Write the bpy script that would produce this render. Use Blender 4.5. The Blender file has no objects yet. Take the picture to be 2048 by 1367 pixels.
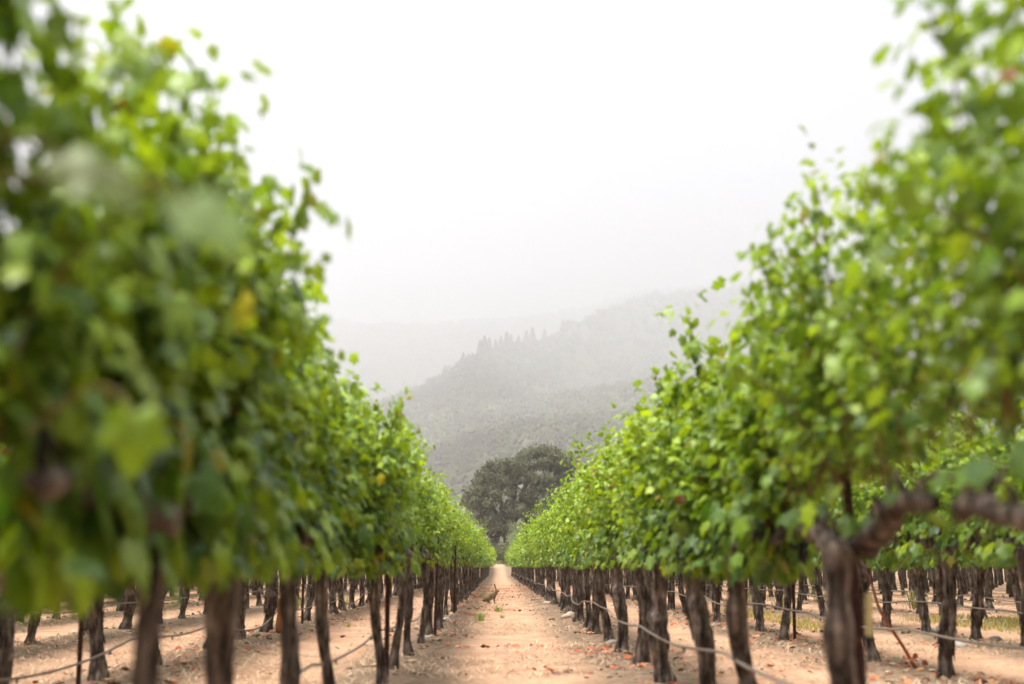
import bpy, bmesh, math, random
import numpy as np
from mathutils import Vector, Matrix

# ---------------------------------------------------------------- scene, camera, light
scene = bpy.context.scene
COL = scene.collection
R = math.radians

CAM_H = 0.92
PITCH, YAW = 11.3, 0.73
cam_d = bpy.data.cameras.new("camera")
cam = bpy.data.objects.new("camera", cam_d)
COL.objects.link(cam)
cam.location = (0, 0, CAM_H)
cam.rotation_euler = (R(90 + PITCH), 0, R(-YAW))
cam_d.sensor_width = 36.0
cam_d.lens = 36.0 * 2240 / 2048
cam_d.clip_start, cam_d.clip_end = 0.02, 9000
cam_d.dof.use_dof = True
cam_d.dof.focus_distance = 27.0
cam_d.dof.aperture_fstop = 1.3
scene.camera = cam

SUN_EL, SUN_AZ = 74.0, -105.0            # azimuth clockwise from the row direction (+Y)
world = bpy.data.worlds.new("World")
scene.world = world
world.use_nodes = True
nt = world.node_tree
nt.nodes.clear()
N, L = nt.nodes.new, nt.links.new
out = N("ShaderNodeOutputWorld")
sky = N("ShaderNodeTexSky"); sky.sky_type = 'NISHITA'; sky.sun_disc = False
sky.sun_elevation = R(SUN_EL); sky.sun_rotation = R(SUN_AZ)
sky.air_density = 1.0; sky.dust_density = 4.0
bg1 = N("ShaderNodeBackground"); bg1.inputs[1].default_value = 0.05
L(sky.outputs[0], bg1.inputs[0])
# the stratus deck: brighter towards the zenith, slow soft mottling
tc = N("ShaderNodeTexCoord")
sep = N("ShaderNodeSeparateXYZ"); L(tc.outputs['Generated'], sep.inputs[0])
pw = N("ShaderNodeMath"); pw.operation = 'POWER'; pw.use_clamp = True; L(sep.outputs[2], pw.inputs[0]); pw.inputs[1].default_value = 3.0
mr = N("ShaderNodeMapRange"); L(pw.outputs[0], mr.inputs[0])
mr.inputs[1].default_value = 0.0; mr.inputs[2].default_value = 1.0
mr.inputs[3].default_value = 0.0; mr.inputs[4].default_value = 0.85
mp = N("ShaderNodeMapping"); mp.inputs['Scale'].default_value = (1.2, 1.2, 5.0)
L(tc.outputs['Generated'], mp.inputs[0])
nz = N("ShaderNodeTexNoise"); nz.inputs['Scale'].default_value = 2.2; nz.inputs['Detail'].default_value = 3
L(mp.outputs[0], nz.inputs[0])
mr2 = N("ShaderNodeMapRange"); L(nz.outputs[0], mr2.inputs[0])
mr2.inputs[1].default_value = 0.3; mr2.inputs[2].default_value = 0.7
mr2.inputs[3].default_value = 0.75; mr2.inputs[4].default_value = 1.2
mul = N("ShaderNodeMath"); mul.operation = 'MULTIPLY'
L(mr.outputs[0], mul.inputs[0]); L(mr2.outputs[0], mul.inputs[1])
bg2 = N("ShaderNodeBackground"); bg2.inputs[0].default_value = (0.985, 0.985, 0.98, 1)
L(mul.outputs[0], bg2.inputs[1])
mul1 = N("ShaderNodeMath"); mul1.operation = 'MULTIPLY'; mul1.inputs[1].default_value = .05
L(mr2.outputs[0], mul1.inputs[0]); L(mul1.outputs[0], bg1.inputs[1])
addn = N("ShaderNodeAddShader"); L(bg1.outputs[0], addn.inputs[0]); L(bg2.outputs[0], addn.inputs[1])
L(addn.outputs[0], out.inputs[0])

sun_d = bpy.data.lights.new("sun", 'SUN')
sun_d.energy = 4.7; sun_d.angle = R(22); sun_d.color = (1.0, 0.95, 0.87)
sun = bpy.data.objects.new("sun", sun_d); COL.objects.link(sun)
sv = Vector((math.sin(R(SUN_AZ)) * math.cos(R(SUN_EL)), math.cos(R(SUN_AZ)) * math.cos(R(SUN_EL)), math.sin(R(SUN_EL))))
sun.rotation_euler = sv.to_track_quat('Z', 'Y').to_euler()
sun.location = (0, 0, 50)

scene.view_settings.view_transform = 'Standard'
scene.view_settings.look = 'None'
scene.view_settings.gamma = 1.0
scene.view_settings.exposure = 1.27
scene.render.engine = 'CYCLES'
cy = scene.cycles
cy.use_denoising = True
cy.max_bounces = 8; cy.diffuse_bounces = 3; cy.glossy_bounces = 2
cy.transmission_bounces = 5; cy.volume_bounces = 2; cy.transparent_max_bounces = 8
cy.caustics_reflective = False; cy.caustics_refractive = False
cy.sample_clamp_indirect = 6.0

# ---------------------------------------------------------------- helpers
rng = np.random.default_rng(7)
random.seed(7)

def np_mesh(name, verts, faces, mat=None, smooth=True, attr=None, mat_ids=None):
    """verts (n,3); faces: a list of (m,k) index arrays; attr: {name: (n,3)}"""
    me = bpy.data.meshes.new(name)
    verts = np.asarray(verts, np.float32)
    if not isinstance(faces, (list, tuple)):
        faces = [faces]
    faces = [np.asarray(f, np.int32) for f in faces if len(f)]
    loops = np.concatenate([f.ravel() for f in faces])
    counts = np.concatenate([np.full(len(f), f.shape[1], np.int32) for f in faces])
    starts = np.concatenate([[0], np.cumsum(counts)[:-1]]).astype(np.int32)
    me.vertices.add(len(verts)); me.vertices.foreach_set("co", verts.ravel())
    me.loops.add(len(loops)); me.loops.foreach_set("vertex_index", loops)
    me.polygons.add(len(counts)); me.polygons.foreach_set("loop_start", starts)
    me.polygons.foreach_set("loop_total", counts)
    me.polygons.foreach_set("use_smooth", np.full(len(counts), smooth, bool))
    for k, a in (attr or {}).items():
        c = np.ones((len(verts), 4), np.float32); c[:, :3] = a
        at = me.attributes.new(k, 'FLOAT_COLOR', 'POINT')
        at.data.foreach_set("color", c.ravel())
    for m in (mat if isinstance(mat, (list, tuple)) else [mat]):
        if m: me.materials.append(m)
    if mat_ids is not None:
        me.polygons.foreach_set("material_index", np.asarray(mat_ids, np.int32))
    me.update(calc_edges=True)
    me.validate()
    return me

class MB:
    """collects tubes and blobs into one mesh"""
    def __init__(s): s.v, s.q, s.t, s.c, s.n = [], [], [], [], 0
    def add(s, v, q=None, t=None, c=(1, 1, 1)):
        v = np.asarray(v, float)
        if q is not None and len(q): s.q.append(np.asarray(q) + s.n)
        if t is not None and len(t): s.t.append(np.asarray(t) + s.n)
        s.v.append(v); s.n += len(v)
        c = np.asarray(c, float)
        s.c.append(np.broadcast_to(c, (len(v), 3)) if c.ndim == 1 else c)
    def tube(s, pts, rad, n=6, c=(1, 1, 1), cap=True, ridge=None):
        pts = np.asarray(pts, float); m = len(pts)
        rad = np.broadcast_to(np.asarray(rad, float), (m,))
        d = np.gradient(pts, axis=0); d /= np.linalg.norm(d, axis=1, keepdims=True) + 1e-9
        ref = np.where(np.abs(d[:, 2:3]) > 0.9, [[1., 0, 0]], [[0, 0, 1.]])
        if (np.abs(d[:, 2]) > 0.9).any(): ref = np.broadcast_to([1., 0.02, 0.01], d.shape) if np.abs(d[:, 0]).max() < .95 else ref
        a = np.cross(d, ref); a /= np.linalg.norm(a, axis=1, keepdims=True) + 1e-9
        b = np.cross(d, a)
        th = np.arange(n) * 2 * math.pi / n
        rr = rad[:, None] * (np.ones((m, n)) if ridge is None else ridge)
        v = pts[:, None] + rr[..., None] * (np.cos(th)[None, :, None] * a[:, None] + np.sin(th)[None, :, None] * b[:, None])
        i = np.arange(m - 1)[:, None] * n; j = np.arange(n)[None]; k = (j + 1) % n
        q = np.stack([i + j, i + k, i + n + k, i + n + j], -1).reshape(-1, 4)
        v = v.reshape(-1, 3); t = None
        if cap:
            v = np.vstack([v, pts[0], pts[-1]]); e = m * n
            jj = np.arange(n); kk = (jj + 1) % n
            t = np.vstack([np.stack([np.full(n, e), kk, jj], -1), np.stack([np.full(n, e + 1), e - n + jj, e - n + kk], -1)])
        s.add(v, q, t, c)
    def mesh(s, name, mat, smooth=True):
        f = []
        if s.q: f.append(np.concatenate(s.q))
        if s.t: f.append(np.concatenate(s.t))
        return np_mesh(name, np.concatenate(s.v), f, mat, smooth, {"tint": np.concatenate(s.c)})

def link(name, me, parent=None, loc=(0, 0, 0), rot=(0, 0, 0), scale=None):
    o = bpy.data.objects.new(name, me); COL.objects.link(o)
    o.location = loc; o.rotation_euler = rot
    if scale is not None: o.scale = scale if hasattr(scale, '__len__') else (scale,) * 3
    if parent: o.parent = parent
    return o
def tag(o, label=None, cat=None, group=None, kind=None):
    if label: o["label"] = label
    if cat: o["category"] = cat
    if group: o["group"] = group
    if kind: o["kind"] = kind
    return o

def icosphere(sub):
    bm = bmesh.new(); bmesh.ops.create_icosphere(bm, subdivisions=sub, radius=1)
    v = np.array([x.co[:] for x in bm.verts]); f = np.array([[a.index for a in p.verts] for p in bm.faces])
    bm.free(); return v, f
ICO1, ICO2, ICO3 = icosphere(1), icosphere(2), icosphere(3)

def unit(a): return a / (np.linalg.norm(a, axis=-1, keepdims=True) + 1e-9)

def snoise(p, seed=0, octaves=3):
    """cheap smooth pseudo noise of points (n,d) in about -1..1"""
    g = np.random.default_rng(seed); p = np.asarray(p, float); r = np.zeros(len(p)); amp = 1.0; tot = 0
    for o in range(octaves):
        for k in range(4):
            w = g.normal(size=p.shape[1]) * (1.7 ** o)
            r += amp * np.sin(p @ w + g.uniform(0, 6.28)) * .5
        tot += amp; amp *= .6
    return r / tot

# ---------------------------------------------------------------- materials
def new_mat(name):
    m = bpy.data.materials.new(name); m.use_nodes = True
    t = m.node_tree; t.nodes.clear()
    o = t.nodes.new("ShaderNodeOutputMaterial")
    return m, t, t.nodes.new, t.links.new, o

def ramp(t, fac, stops):
    r = t.nodes.new("ShaderNodeValToRGB"); e = r.color_ramp.elements
    while len(e) < len(stops): e.new(0.5)
    for x, (p, c) in zip(e, stops): x.position = p; x.color = (*c, 1)
    t.links.new(fac, r.inputs[0]); return r.outputs[0]

def mixc(t, a, b, fac, mode='MIX'):
    m = t.nodes.new("ShaderNodeMix"); m.data_type = 'RGBA'; m.blend_type = mode
    for inp, x in ((m.inputs[0], fac), (m.inputs[6], a), (m.inputs[7], b)):
        if isinstance(x, (int, float)): inp.default_value = x
        elif isinstance(x, tuple): inp.default_value = (*x, 1)
        else: t.links.new(x, inp)
    return m.outputs[2]

def noise_node(t, vec, scale, detail=4, rough=.55, out=0):
    n = t.nodes.new("ShaderNodeTexNoise"); n.inputs['Scale'].default_value = scale
    n.inputs['Detail'].default_value = detail; n.inputs['Roughness'].default_value = rough
    if vec is not None: t.links.new(vec, n.inputs['Vector'])
    return n.outputs[out]

def leaf_material(name, under=(0.17, 0.24, 0.10), trans_gain=(1.4, 1.3, .35), trans=.36, rough=.42, spec=.5):
    m, t, Nn, Ln, o = new_mat(name)
    at = Nn("ShaderNodeAttribute"); at.attribute_name = "tint"
    geo = Nn("ShaderNodeNewGeometry")
    oi = Nn("ShaderNodeObjectInfo")
    # leaf blades vary a little within themselves; the underside is paler and felted
    obj = Nn("ShaderNodeTexCoord").outputs['Object']
    v = noise_node(t, obj, 38, 3)
    base = mixc(t, at.outputs['Color'], ramp(t, v, [(.3, (.72, .72, .72)), (.7, (1.22, 1.22, 1.15))]), 1.0, 'MULTIPLY')
    un = mixc(t, base, under, .45)
    col = mixc(t, base, un, geo.outputs['Backfacing'])
    p = Nn("ShaderNodeBsdfPrincipled")
    Ln(col, p.inputs['Base Color']); p.inputs['Roughness'].default_value = rough
    p.inputs['Specular IOR Level'].default_value = spec
    tr = Nn("ShaderNodeBsdfTranslucent")
    tcv = mixc(t, base, trans_gain, 1.0, 'MULTIPLY')
    Ln(tcv, tr.inputs[0])
    mx = Nn("ShaderNodeMixShader"); mx.inputs[0].default_value = trans
    Ln(p.outputs[0], mx.inputs[1]); Ln(tr.outputs[0], mx.inputs[2]); Ln(mx.outputs[0], o.inputs[0])
    return m

def bark_material(name, dark, light, scale=1.0):
    m, t, Nn, Ln, o = new_mat(name)
    tcn = Nn("ShaderNodeTexCoord"); mpn = Nn("ShaderNodeMapping"); Ln(tcn.outputs['Object'], mpn.inputs[0])
    mpn.inputs['Scale'].default_value = (26 * scale, 26 * scale, 5 * scale)
    f = noise_node(t, mpn.outputs[0], 1.0, 5, .65)
    g = noise_node(t, tcn.outputs['Object'], 7 * scale, 4)
    at = Nn("ShaderNodeAttribute"); at.attribute_name = "tint"
    c = ramp(t, f, [(.34, dark), (.54, tuple(.65 * a + .35 * b for a, b in zip(dark, light))), (.72, light)])
    c = mixc(t, c, ramp(t, g, [(.38, (.42, .37, .34)), (.60, (1.15, 1.12, 1.1))]), 1.0, 'MULTIPLY')
    c = mixc(t, c, at.outputs['Color'], 1.0, 'MULTIPLY')
    p = Nn("ShaderNodeBsdfPrincipled"); Ln(c, p.inputs['Base Color']); p.inputs['Roughness'].default_value = .9
    p.inputs['Specular IOR Level'].default_value = .15
    b = Nn("ShaderNodeBump"); b.inputs['Strength'].default_value = .9; b.inputs['Distance'].default_value = .012
    Ln(f, b.inputs['Height']); Ln(b.outputs[0], p.inputs['Normal'])
    Ln(p.outputs[0], o.inputs[0]); return m

def tint_material(name, rough=.8, spec=.25, nscale=30, lo=.75, hi=1.25, bump=0.0):
    m, t, Nn, Ln, o = new_mat(name)
    at = Nn("ShaderNodeAttribute"); at.attribute_name = "tint"
    tcn = Nn("ShaderNodeTexCoord")
    v = noise_node(t, tcn.outputs['Object'], nscale, 4)
    c = mixc(t, at.outputs['Color'], ramp(t, v, [(.3, (lo,) * 3), (.7, (hi,) * 3)]), 1.0, 'MULTIPLY')
    p = Nn("ShaderNodeBsdfPrincipled"); Ln(c, p.inputs['Base Color']); p.inputs['Roughness'].default_value = rough
    p.inputs['Specular IOR Level'].default_value = spec
    if bump:
        b = Nn("ShaderNodeBump"); b.inputs['Strength'].default_value = bump; b.inputs['Distance'].default_value = .01
        Ln(v, b.inputs['Height']); Ln(b.outputs[0], p.inputs['Normal'])
    Ln(p.outputs[0], o.inputs[0]); return m

M_LEAF = leaf_material("vine_leaf")
M_OAKLEAF = leaf_material("oak_leaf", under=(.12, .13, .08), trans=.18, rough=.6, spec=.3)
M_WEED = leaf_material("weed_blade", under=(.2, .25, .1), trans=.35, rough=.6)
M_BARK = bark_material("vine_bark", (.013, .009, .008), (.42, .345, .30))
M_CANE = tint_material("cane", .6, .3)
M_OAKBARK = bark_material("oak_bark", (.02, .016, .013), (.10, .075, .058), .35)
M_RUST = tint_material("rusty_steel", .8, .3, 60, .5, 1.5, .4)
M_HOSE = tint_material("hose_plastic", .6, .35, 25, .8, 1.2)
M_LITTER = tint_material("dry_litter", .85, .15, 40, .7, 1.3)
M_STONE = tint_material("stone", .9, .2, 18, .7, 1.25, .6)
M_GRAPE = tint_material("grape_skin", .45, .4, 40, .7, 1.4)
M_FUR = tint_material("hare_fur", .95, .1, 45, .6, 1.45, .6)
M_TUBE = tint_material("guard_plastic", .6, .3, 30, .85, 1.15)
M_FOREST = tint_material("forest_crown", .95, .1, .3, .75, 1.25)

# ---------------------------------------------------------------- the lie of the land
ROWS = {'R1': 1.31, 'L1': -0.89}
PITCH_X = 2.2
ROW_XS = [1.31 + PITCH_X * k for k in range(-14, 15)]

def ground_z(x, y):
    x = np.asarray(x, float); y = np.asarray(y, float)
    s = np.clip((y - 103) / 34, 0, 1); z = 1.15 * s * s * (3 - 2 * s)
    z = z + np.clip((y - 150) / 300, 0, None) ** 1.5 * 6
    d = np.abs((x - 1.31 + PITCH_X / 2) % PITCH_X - PITCH_X / 2)         # distance to the nearest row
    berm = np.exp(-(d / .42) ** 2) * .05
    inrow = 1 / (1 + np.exp((y - 104) / 1.0)) / (1 + np.exp((np.abs(x) - 30) / 1.0))
    p = np.stack([x.ravel(), y.ravel()], -1)
    n = snoise(p * 1.1, 3, 3).reshape(x.shape) * .018 + snoise(p * 5.0, 5, 2).reshape(x.shape) * .006
    return z + (berm + n) * inrow

def gz(x, y): return float(ground_z(np.array([x]), np.array([y]))[0])

def grid_mesh(name, xs, ys, zf, mat):
    X, Y = np.meshgrid(xs, ys); Z = zf(X, Y)
    v = np.stack([X, Y, Z], -1).reshape(-1, 3); nx, ny = len(xs), len(ys)
    i = np.arange(ny - 1)[:, None] * nx + np.arange(nx - 1)[None]
    q = np.stack([i, i + 1, i + nx + 1, i + nx], -1).reshape(-1, 4)
    return np_mesh(name, v, [q], mat)

def ground_material():
    m, t, Nn, Ln, o = new_mat("sandy_soil")
    pos = Nn("ShaderNodeTexCoord").outputs['Object']
    sp = Nn("ShaderNodeSeparateXYZ"); Ln(pos, sp.inputs[0])
    def math_(op, a, b=None, c=None):
        n = Nn("ShaderNodeMath"); n.operation = op
        for i, x in enumerate((a, b, c)):
            if x is None: continue
            if isinstance(x, (int, float)): n.inputs[i].default_value = x
            else: Ln(x, n.inputs[i])
        return n.outputs[0]
    wob = noise_node(t, pos, .9, 4)
    xx = math_('ADD', sp.outputs[0], math_('MULTIPLY', math_('SUBTRACT', wob, .5), .7))
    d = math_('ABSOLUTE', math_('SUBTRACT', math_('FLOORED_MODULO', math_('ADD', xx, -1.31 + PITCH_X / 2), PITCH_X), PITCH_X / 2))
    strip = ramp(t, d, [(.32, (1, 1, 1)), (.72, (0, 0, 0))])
    n1 = noise_node(t, pos, 1.6, 5); n2 = noise_node(t, pos, 16, 5, .65); n3 = noise_node(t, pos, 70, 3, .7)
    sand = ramp(t, n1, [(.28, (.36, .215, .14)), (.5, (.49, .315, .22)), (.72, (.56, .385, .275))])
    sand = mixc(t, sand, ramp(t, n2, [(.32, (.62, .55, .5)), (.6, (1.12, 1.1, 1.05))]), .75, 'MULTIPLY')
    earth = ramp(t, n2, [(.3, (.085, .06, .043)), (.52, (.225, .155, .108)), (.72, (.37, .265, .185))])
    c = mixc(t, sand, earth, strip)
    c = mixc(t, c, ramp(t, n3, [(.3, (.7, .66, .62)), (.62, (1.15, 1.14, 1.12))]), .8, 'MULTIPLY')
    p = Nn("ShaderNodeBsdfPrincipled"); Ln(c, p.inputs['Base Color']); p.inputs['Roughness'].default_value = .95
    p.inputs['Specular IOR Level'].default_value = .1
    b = Nn("ShaderNodeBump"); b.inputs['Strength'].default_value = .7; b.inputs['Distance'].default_value = .02
    Ln(math_('ADD', n2, math_('MULTIPLY', n3, .5)), b.inputs['Height']); Ln(b.outputs[0], p.inputs['Normal'])
    Ln(p.outputs[0], o.inputs[0]); return m
M_SOIL = ground_material()

xs = np.unique(np.concatenate([np.linspace(-2600, -60, 30), np.linspace(-60, -22, 40), np.linspace(-22, -5, 180), np.linspace(-5, 5, 260),
                               np.linspace(5, 24, 200), np.linspace(24, 60, 40), np.linspace(60, 2600, 30)]))
ys = np.unique(np.concatenate([np.linspace(-300, -6, 12), np.linspace(-6, 45, 420), np.linspace(45, 150, 260), np.linspace(150, 520, 40)]))
tag(link("ground", grid_mesh("ground", xs, ys, ground_z, M_SOIL)), kind="structure")

# ---------------------------------------------------------------- hills
FP = 2240 / math.cos(R(PITCH))
HOR = 1131
r1x = np.array([200, 500, 600, 760, 820, 890, 930, 960, 1020, 1100, 1190, 1290, 1440, 1700, 2048, 2600])
r1y = np.array([880, 850, 830, 800, 778, 740, 716, 704, 690, 672, 642, 600, 590, 585, 580, 590])
r2x = np.array([-400, 200, 500, 700, 850, 1020, 1190, 1290, 1440, 1700, 2048, 2600])
r2y = np.array([640, 650, 655, 664, 668, 650, 622, 585, 574, 560, 545, 560])
KH = 1.35                      # how much farther off the hills stand than the first survey of them
def hill_z(X, Y): return KH * hill_shape(X / KH, Y / KH)
def hill_shape(X, Y):
    D = np.hypot(X, Y); az = np.arctan2(X, Y); px = 995 + FP * np.tan(np.clip(az, -1.2, 1.2))
    e1 = (HOR - np.interp(px, r1x, r1y)) / FP; e2 = (HOR - np.interp(px, r2x, r2y)) / FP
    D1 = np.interp(px, [940, 1290], [1330, 2300]); z1, z2 = e1 * D1, e2 * 3300
    zz = np.zeros_like(D)
    dip = np.minimum(z1 * .97, z2 * .85); zf = 40 * np.clip(z1 / 220, .5, 1.4); O = 0 * D
    for d0, za, d1, zb in ((O + 380, O + 4, O + 560, zf), (O + 560, zf, .655 * D1, z1 * .46), (.655 * D1, z1 * .46, D1, z1),
                           (D1, z1, D1 + 300, dip), (D1 + 300, dip, O + 3300, z2), (O + 3300, z2, O + 3900, z2 * .9)):
        k = np.clip((D - d0) / (d1 - d0), 0, 1); inside = (D >= d0) & (D <= d1)
        k = np.where(d0 < 1200, k, k * k * (3 - 2 * k))
        zz = np.where(inside, za + (zb - za) * k, zz)
    p = np.stack([X.ravel(), Y.ravel()], -1)
    amp = np.clip((D - 450) / 500, 0, 1)
    zz += amp * (snoise(p / 90, 11, 3).reshape(D.shape) * 7 + snoise(p / 260, 12, 2).reshape(D.shape) * 6) * np.where(np.abs(D - D1) < 150, .5, 1)
    return np.where(D < 380, 4 - (380 - D) * .2, zz)
az = np.linspace(-.62, .66, 200); dd = np.concatenate([np.linspace(340, 1500, 130), np.linspace(1510, 3900, 90)])
A, D = np.meshgrid(az, dd * KH); X, Y = D * np.sin(A), D * np.cos(A); Z = hill_z(X, Y)
i = np.arange(len(dd) - 1)[:, None] * len(az) + np.arange(len(az) - 1)[None]
def hill_material():
    m, t, Nn, Ln, o = new_mat("hill_scrub")
    pos = Nn("ShaderNodeTexCoord").outputs['Object']
    n1 = noise_node(t, pos, .012, 4); n2 = noise_node(t, pos, .12, 5, .65)
    c = ramp(t, n1, [(.35, (.045, .055, .03)), (.55, (.085, .09, .045)), (.7, (.15, .13, .075))])
    c = mixc(t, c, ramp(t, n2, [(.35, (.4, .4, .4)), (.65, (1.3, 1.3, 1.2))]), 1.0, 'MULTIPLY')
    p = Nn("ShaderNodeBsdfPrincipled"); Ln(c, p.inputs['Base Color']); p.inputs['Roughness'].default_value = 1
    p.inputs['Specular IOR Level'].default_value = 0; Ln(p.outputs[0], o.inputs[0]); return m
tag(link("hill", np_mesh("hill", np.stack([X, Y, Z], -1).reshape(-1, 3),
    [np.stack([i, i + 1, i + len(az) + 1, i + len(az)], -1).reshape(-1, 4)], hill_material())), kind="structure")

def scatter_forest():
    g = np.random.default_rng(21); P, S = [], []
    for d0, d1, n, s0, s1 in ((430, 900, 6500, 2.2, 4.6), (900, 1500, 8500, 2.6, 5.2), (1500, 3400, 9500, 5.0, 9.0)):
        a = g.uniform(-.36, .42, n); d = np.sqrt(g.uniform(d0 ** 2, d1 ** 2, n))
        P.append(KH * np.stack([d * np.sin(a), d * np.cos(a)], -1)); S.append(KH * g.uniform(s0, s1, n) * np.exp(g.normal(0, .2, n)))
    P = np.concatenate(P); S = np.concatenate(S)
    keep = snoise(P / 55, 31, 3) > -.75; P, S = P[keep], S[keep]; n = len(P)
    z = hill_z(P[:, 0], P[:, 1]); ctr = np.stack([P[:, 0], P[:, 1], z + S * .6], -1)
    hue = snoise(P / 120, 33, 2)[:, None] * .5 + g.normal(0, .35, (n, 1))
    col = np.array([.056, .076, .034]) + np.clip(hue, -1, 1) * np.array([.030, .028, .010])
    col = col + (g.random((n, 1)) < .06) * np.array([.04, .018, .01]) + (g.random((n, 1)) < .10) * np.array([.06, .07, .045])
    col = np.clip(col, .012, .3) * g.uniform(.75, 1.25, (n, 1)) * (1 + .45 * snoise(P / 70, 35, 3))[:, None]
    v0, f0 = ICO1; k = len(v0); sc = S[:, None] * g.uniform(.7, .95, (n, 3))
    V = [(v0[None] * (1 + .25 * g.uniform(-1, 1, (n, k, 1))) * sc[:, None] + ctr[:, None]).reshape(-1, 3)]
    F3 = (f0[None] + (np.arange(n) * k)[:, None, None]).reshape(-1, 3); C = [np.repeat(col, k, 0)]; m = n * k
    # leafy sprigs round each crown
    per = 34; d = unit(g.normal(size=(n, per, 3)) + [0, 0, .35]); r_ = S[:, None, None] * g.uniform(.65, 1.2, (n, per, 1))
    c = ctr[:, None] + d * r_; nn = unit(d * .9 + [0, 0, .4] + g.normal(0, .35, (n, per, 3))); a = unit(np.cross(nn, g.normal(size=(n, per, 3)))); b = np.cross(nn, a); w = S[:, None, None] * g.uniform(.16, .34, (n, per, 1))
    V.append(np.stack([c - a * w, c + b * w * .7, c + a * w, c - b * w * .7], 2).reshape(-1, 3))
    F4 = (np.arange(n * per) * 4)[:, None] + [0, 1, 2, 3] + m
    C.append(np.repeat(np.repeat(col, per, 0) * g.uniform(.85, 1.15, (n * per, 1)), 4, 0))
    tag(link("forest", np_mesh("forest", np.concatenate(V), [F3, F4], M_FOREST, False, {"tint": np.concatenate(C)})), kind="stuff")
scatter_forest()

# lone conifers standing up out of the ridge
def conifer_meshes(seed):
    g = np.random.default_rng(seed)
    tr = MB(); tr.tube([(0, 0, -2), (0, 0, 8), (.1, 0, 21)], [.45, .32, .05], 6, (.6, .5, .45))
    V, T = [], []; n = 0
    for k in range(1500):
        h = g.uniform(.08, 1.0) ** .9; rr = (1 - h) ** .7 * 5.6 * g.uniform(.35, 1.0) + .15
        a = g.uniform(0, 6.283); c = np.array([math.cos(a) * rr, math.sin(a) * rr, 1.5 + h * 20.5 - rr * .25])
        o = np.array([math.cos(a), math.sin(a), -.45]); s = np.array([-math.sin(a), math.cos(a), 0]); w = g.uniform(.5, 1.0)
        V += [c - o * w, c + s * w * .6 + (0, 0, .1), c + o * w * 1.2, c - s * w * .6 + (0, 0, .1)]
        T += [(n, n + 1, n + 2), (n, n + 2, n + 3)]; n += 4
    col = np.repeat(np.array([.028, .038, .024]) * g.uniform(.6, 1.3, (n // 4, 1)), 4, 0)
    return tr.mesh("trunk", M_OAKBARK), np_mesh("crown", np.array(V), [np.array(T)], M_OAKLEAF, False, {"tint": col})
CONI = [conifer_meshes(s) for s in (1, 2, 3)]
def ridge_d(px): return float(np.interp(px, [940, 1290], [1330, 2300]))
con = [(923, 1235, .78), (934, 1250, .55), (958, 1240, 1.1), (967, 1245, 1.25), (977, 1255, 1.0), (990, 1245, .85), (1001, 1260, .95), (1013, 1250, 1.15),
       (1022, 1265, .9), (1038, 1260, .8), (1054, 1275, .95), (1067, 1270, 1.1), (1092, 1280, .8), (1130, 1300, .9), (1194, 1380, 1.05), (1146, 1290, .7), (884, 1225, .6)]
con_lab = ["short conifer alone at the fog-side end of the ridge trees", "small conifer in the gap between the lone ridge tree and the tall pair",
           "slightly lower tree of the tallest conifer pair on the ridge", "tallest conifer on the ridge, with a pointed top, beside its twin",
           "conifer close behind the tall pair on its uphill side", "narrow conifer between the tall pair and the next ridge group",
           "conifer starting the second ridge group uphill of the tall pair", "tall spire conifer in the middle of the second ridge group",
           "conifer ending the second ridge group on the uphill side", "low conifer in fog just past the second ridge group",
           "misty conifer of the third ridge pair, downhill one", "misty conifer of the third ridge pair, uphill and taller one",
           "small misty conifer alone beyond the third ridge pair", "faint conifer halfway up to the upper hill shoulder",
           "faint conifer spike on the upper shoulder, highest of the hill conifers", "small faint conifer just above the halfway hill conifer",
           "little conifer lowest down the ridge, nearest the fogged valley"]
for k, (px, d, s) in enumerate(con):
    d = KH * (ridge_d(px) + (d - 1250) * .5 - 20); s *= d / 1300
    a = math.atan((px - 995) / FP); x, y = d * math.sin(a), d * math.cos(a)
    z = float(hill_z(np.array([x]), np.array([y]))[0])
    e = tag(link("conifer_tree", None, None, (x, y, z), (0, 0, k * 1.3), s), con_lab[k], "tree", "conifers on the foggy ridge")
    t_, c_ = CONI[k % 3]
    link("trunk", t_, e); link("crown", c_, e)

# ---------------------------------------------------------------- grapevines
def leaf_template(lobed=True):
    if lobed:
        h = [(.05, -.02), (.17, -.15), (.38, -.06), (.47, .14), (.40, .25), (.60, .46), (.46, .60), (.30, .60), (.22, .84), (0, 1.04)]
    else:
        h = [(.28, -.12), (.55, .42), (.28, .70), (0, 1.02)]
    pts = [(0, .04)] + h + [(-x, y) for x, y in h[-2::-1]]
    pts = np.array(pts); r = np.array([(0, .34)]); v = np.vstack([r, pts])
    z = -.32 * v[:, 0] ** 2 - .16 * (v[:, 1] - .3) ** 2 + .05 * np.sin(9 * v[:, 0] + 5 * v[:, 1]); z[0] += .03
    z += .10 * np.abs(v[:, 0])
    n = len(pts); j = np.arange(n)
    return np.column_stack([v, z]), np.stack([np.zeros(n, int), 1 + (j), 1 + (j + 1) % n], -1)
LEAF_HI, LEAF_LO = leaf_template(True), leaf_template(False)


def leaves_to_mesh(name, P, tip, nor, size, col, tmpl, mat):
    v0, f0 = tmpl; n, k = len(P), len(v0)
    tip = unit(tip); side = unit(np.cross(tip, nor)); nor = np.cross(side, tip)
    curl = rng.uniform(.4, 2.2, (n, 1))
    loc = np.broadcast_to(v0[None], (n, k, 3)) * size[:, None, None]
    v = P[:, None] + loc[..., 0:1] * side[:, None] + loc[..., 1:2] * tip[:, None] + (loc[..., 2:3] * curl[:, None]) * nor[:, None]
    f = (f0[None] + (np.arange(n) * k)[:, None, None]).reshape(-1, 3)
    return np_mesh(name, v.reshape(-1, 3), [f], mat, True, {"tint": np.repeat(col, k, 0)})

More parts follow.
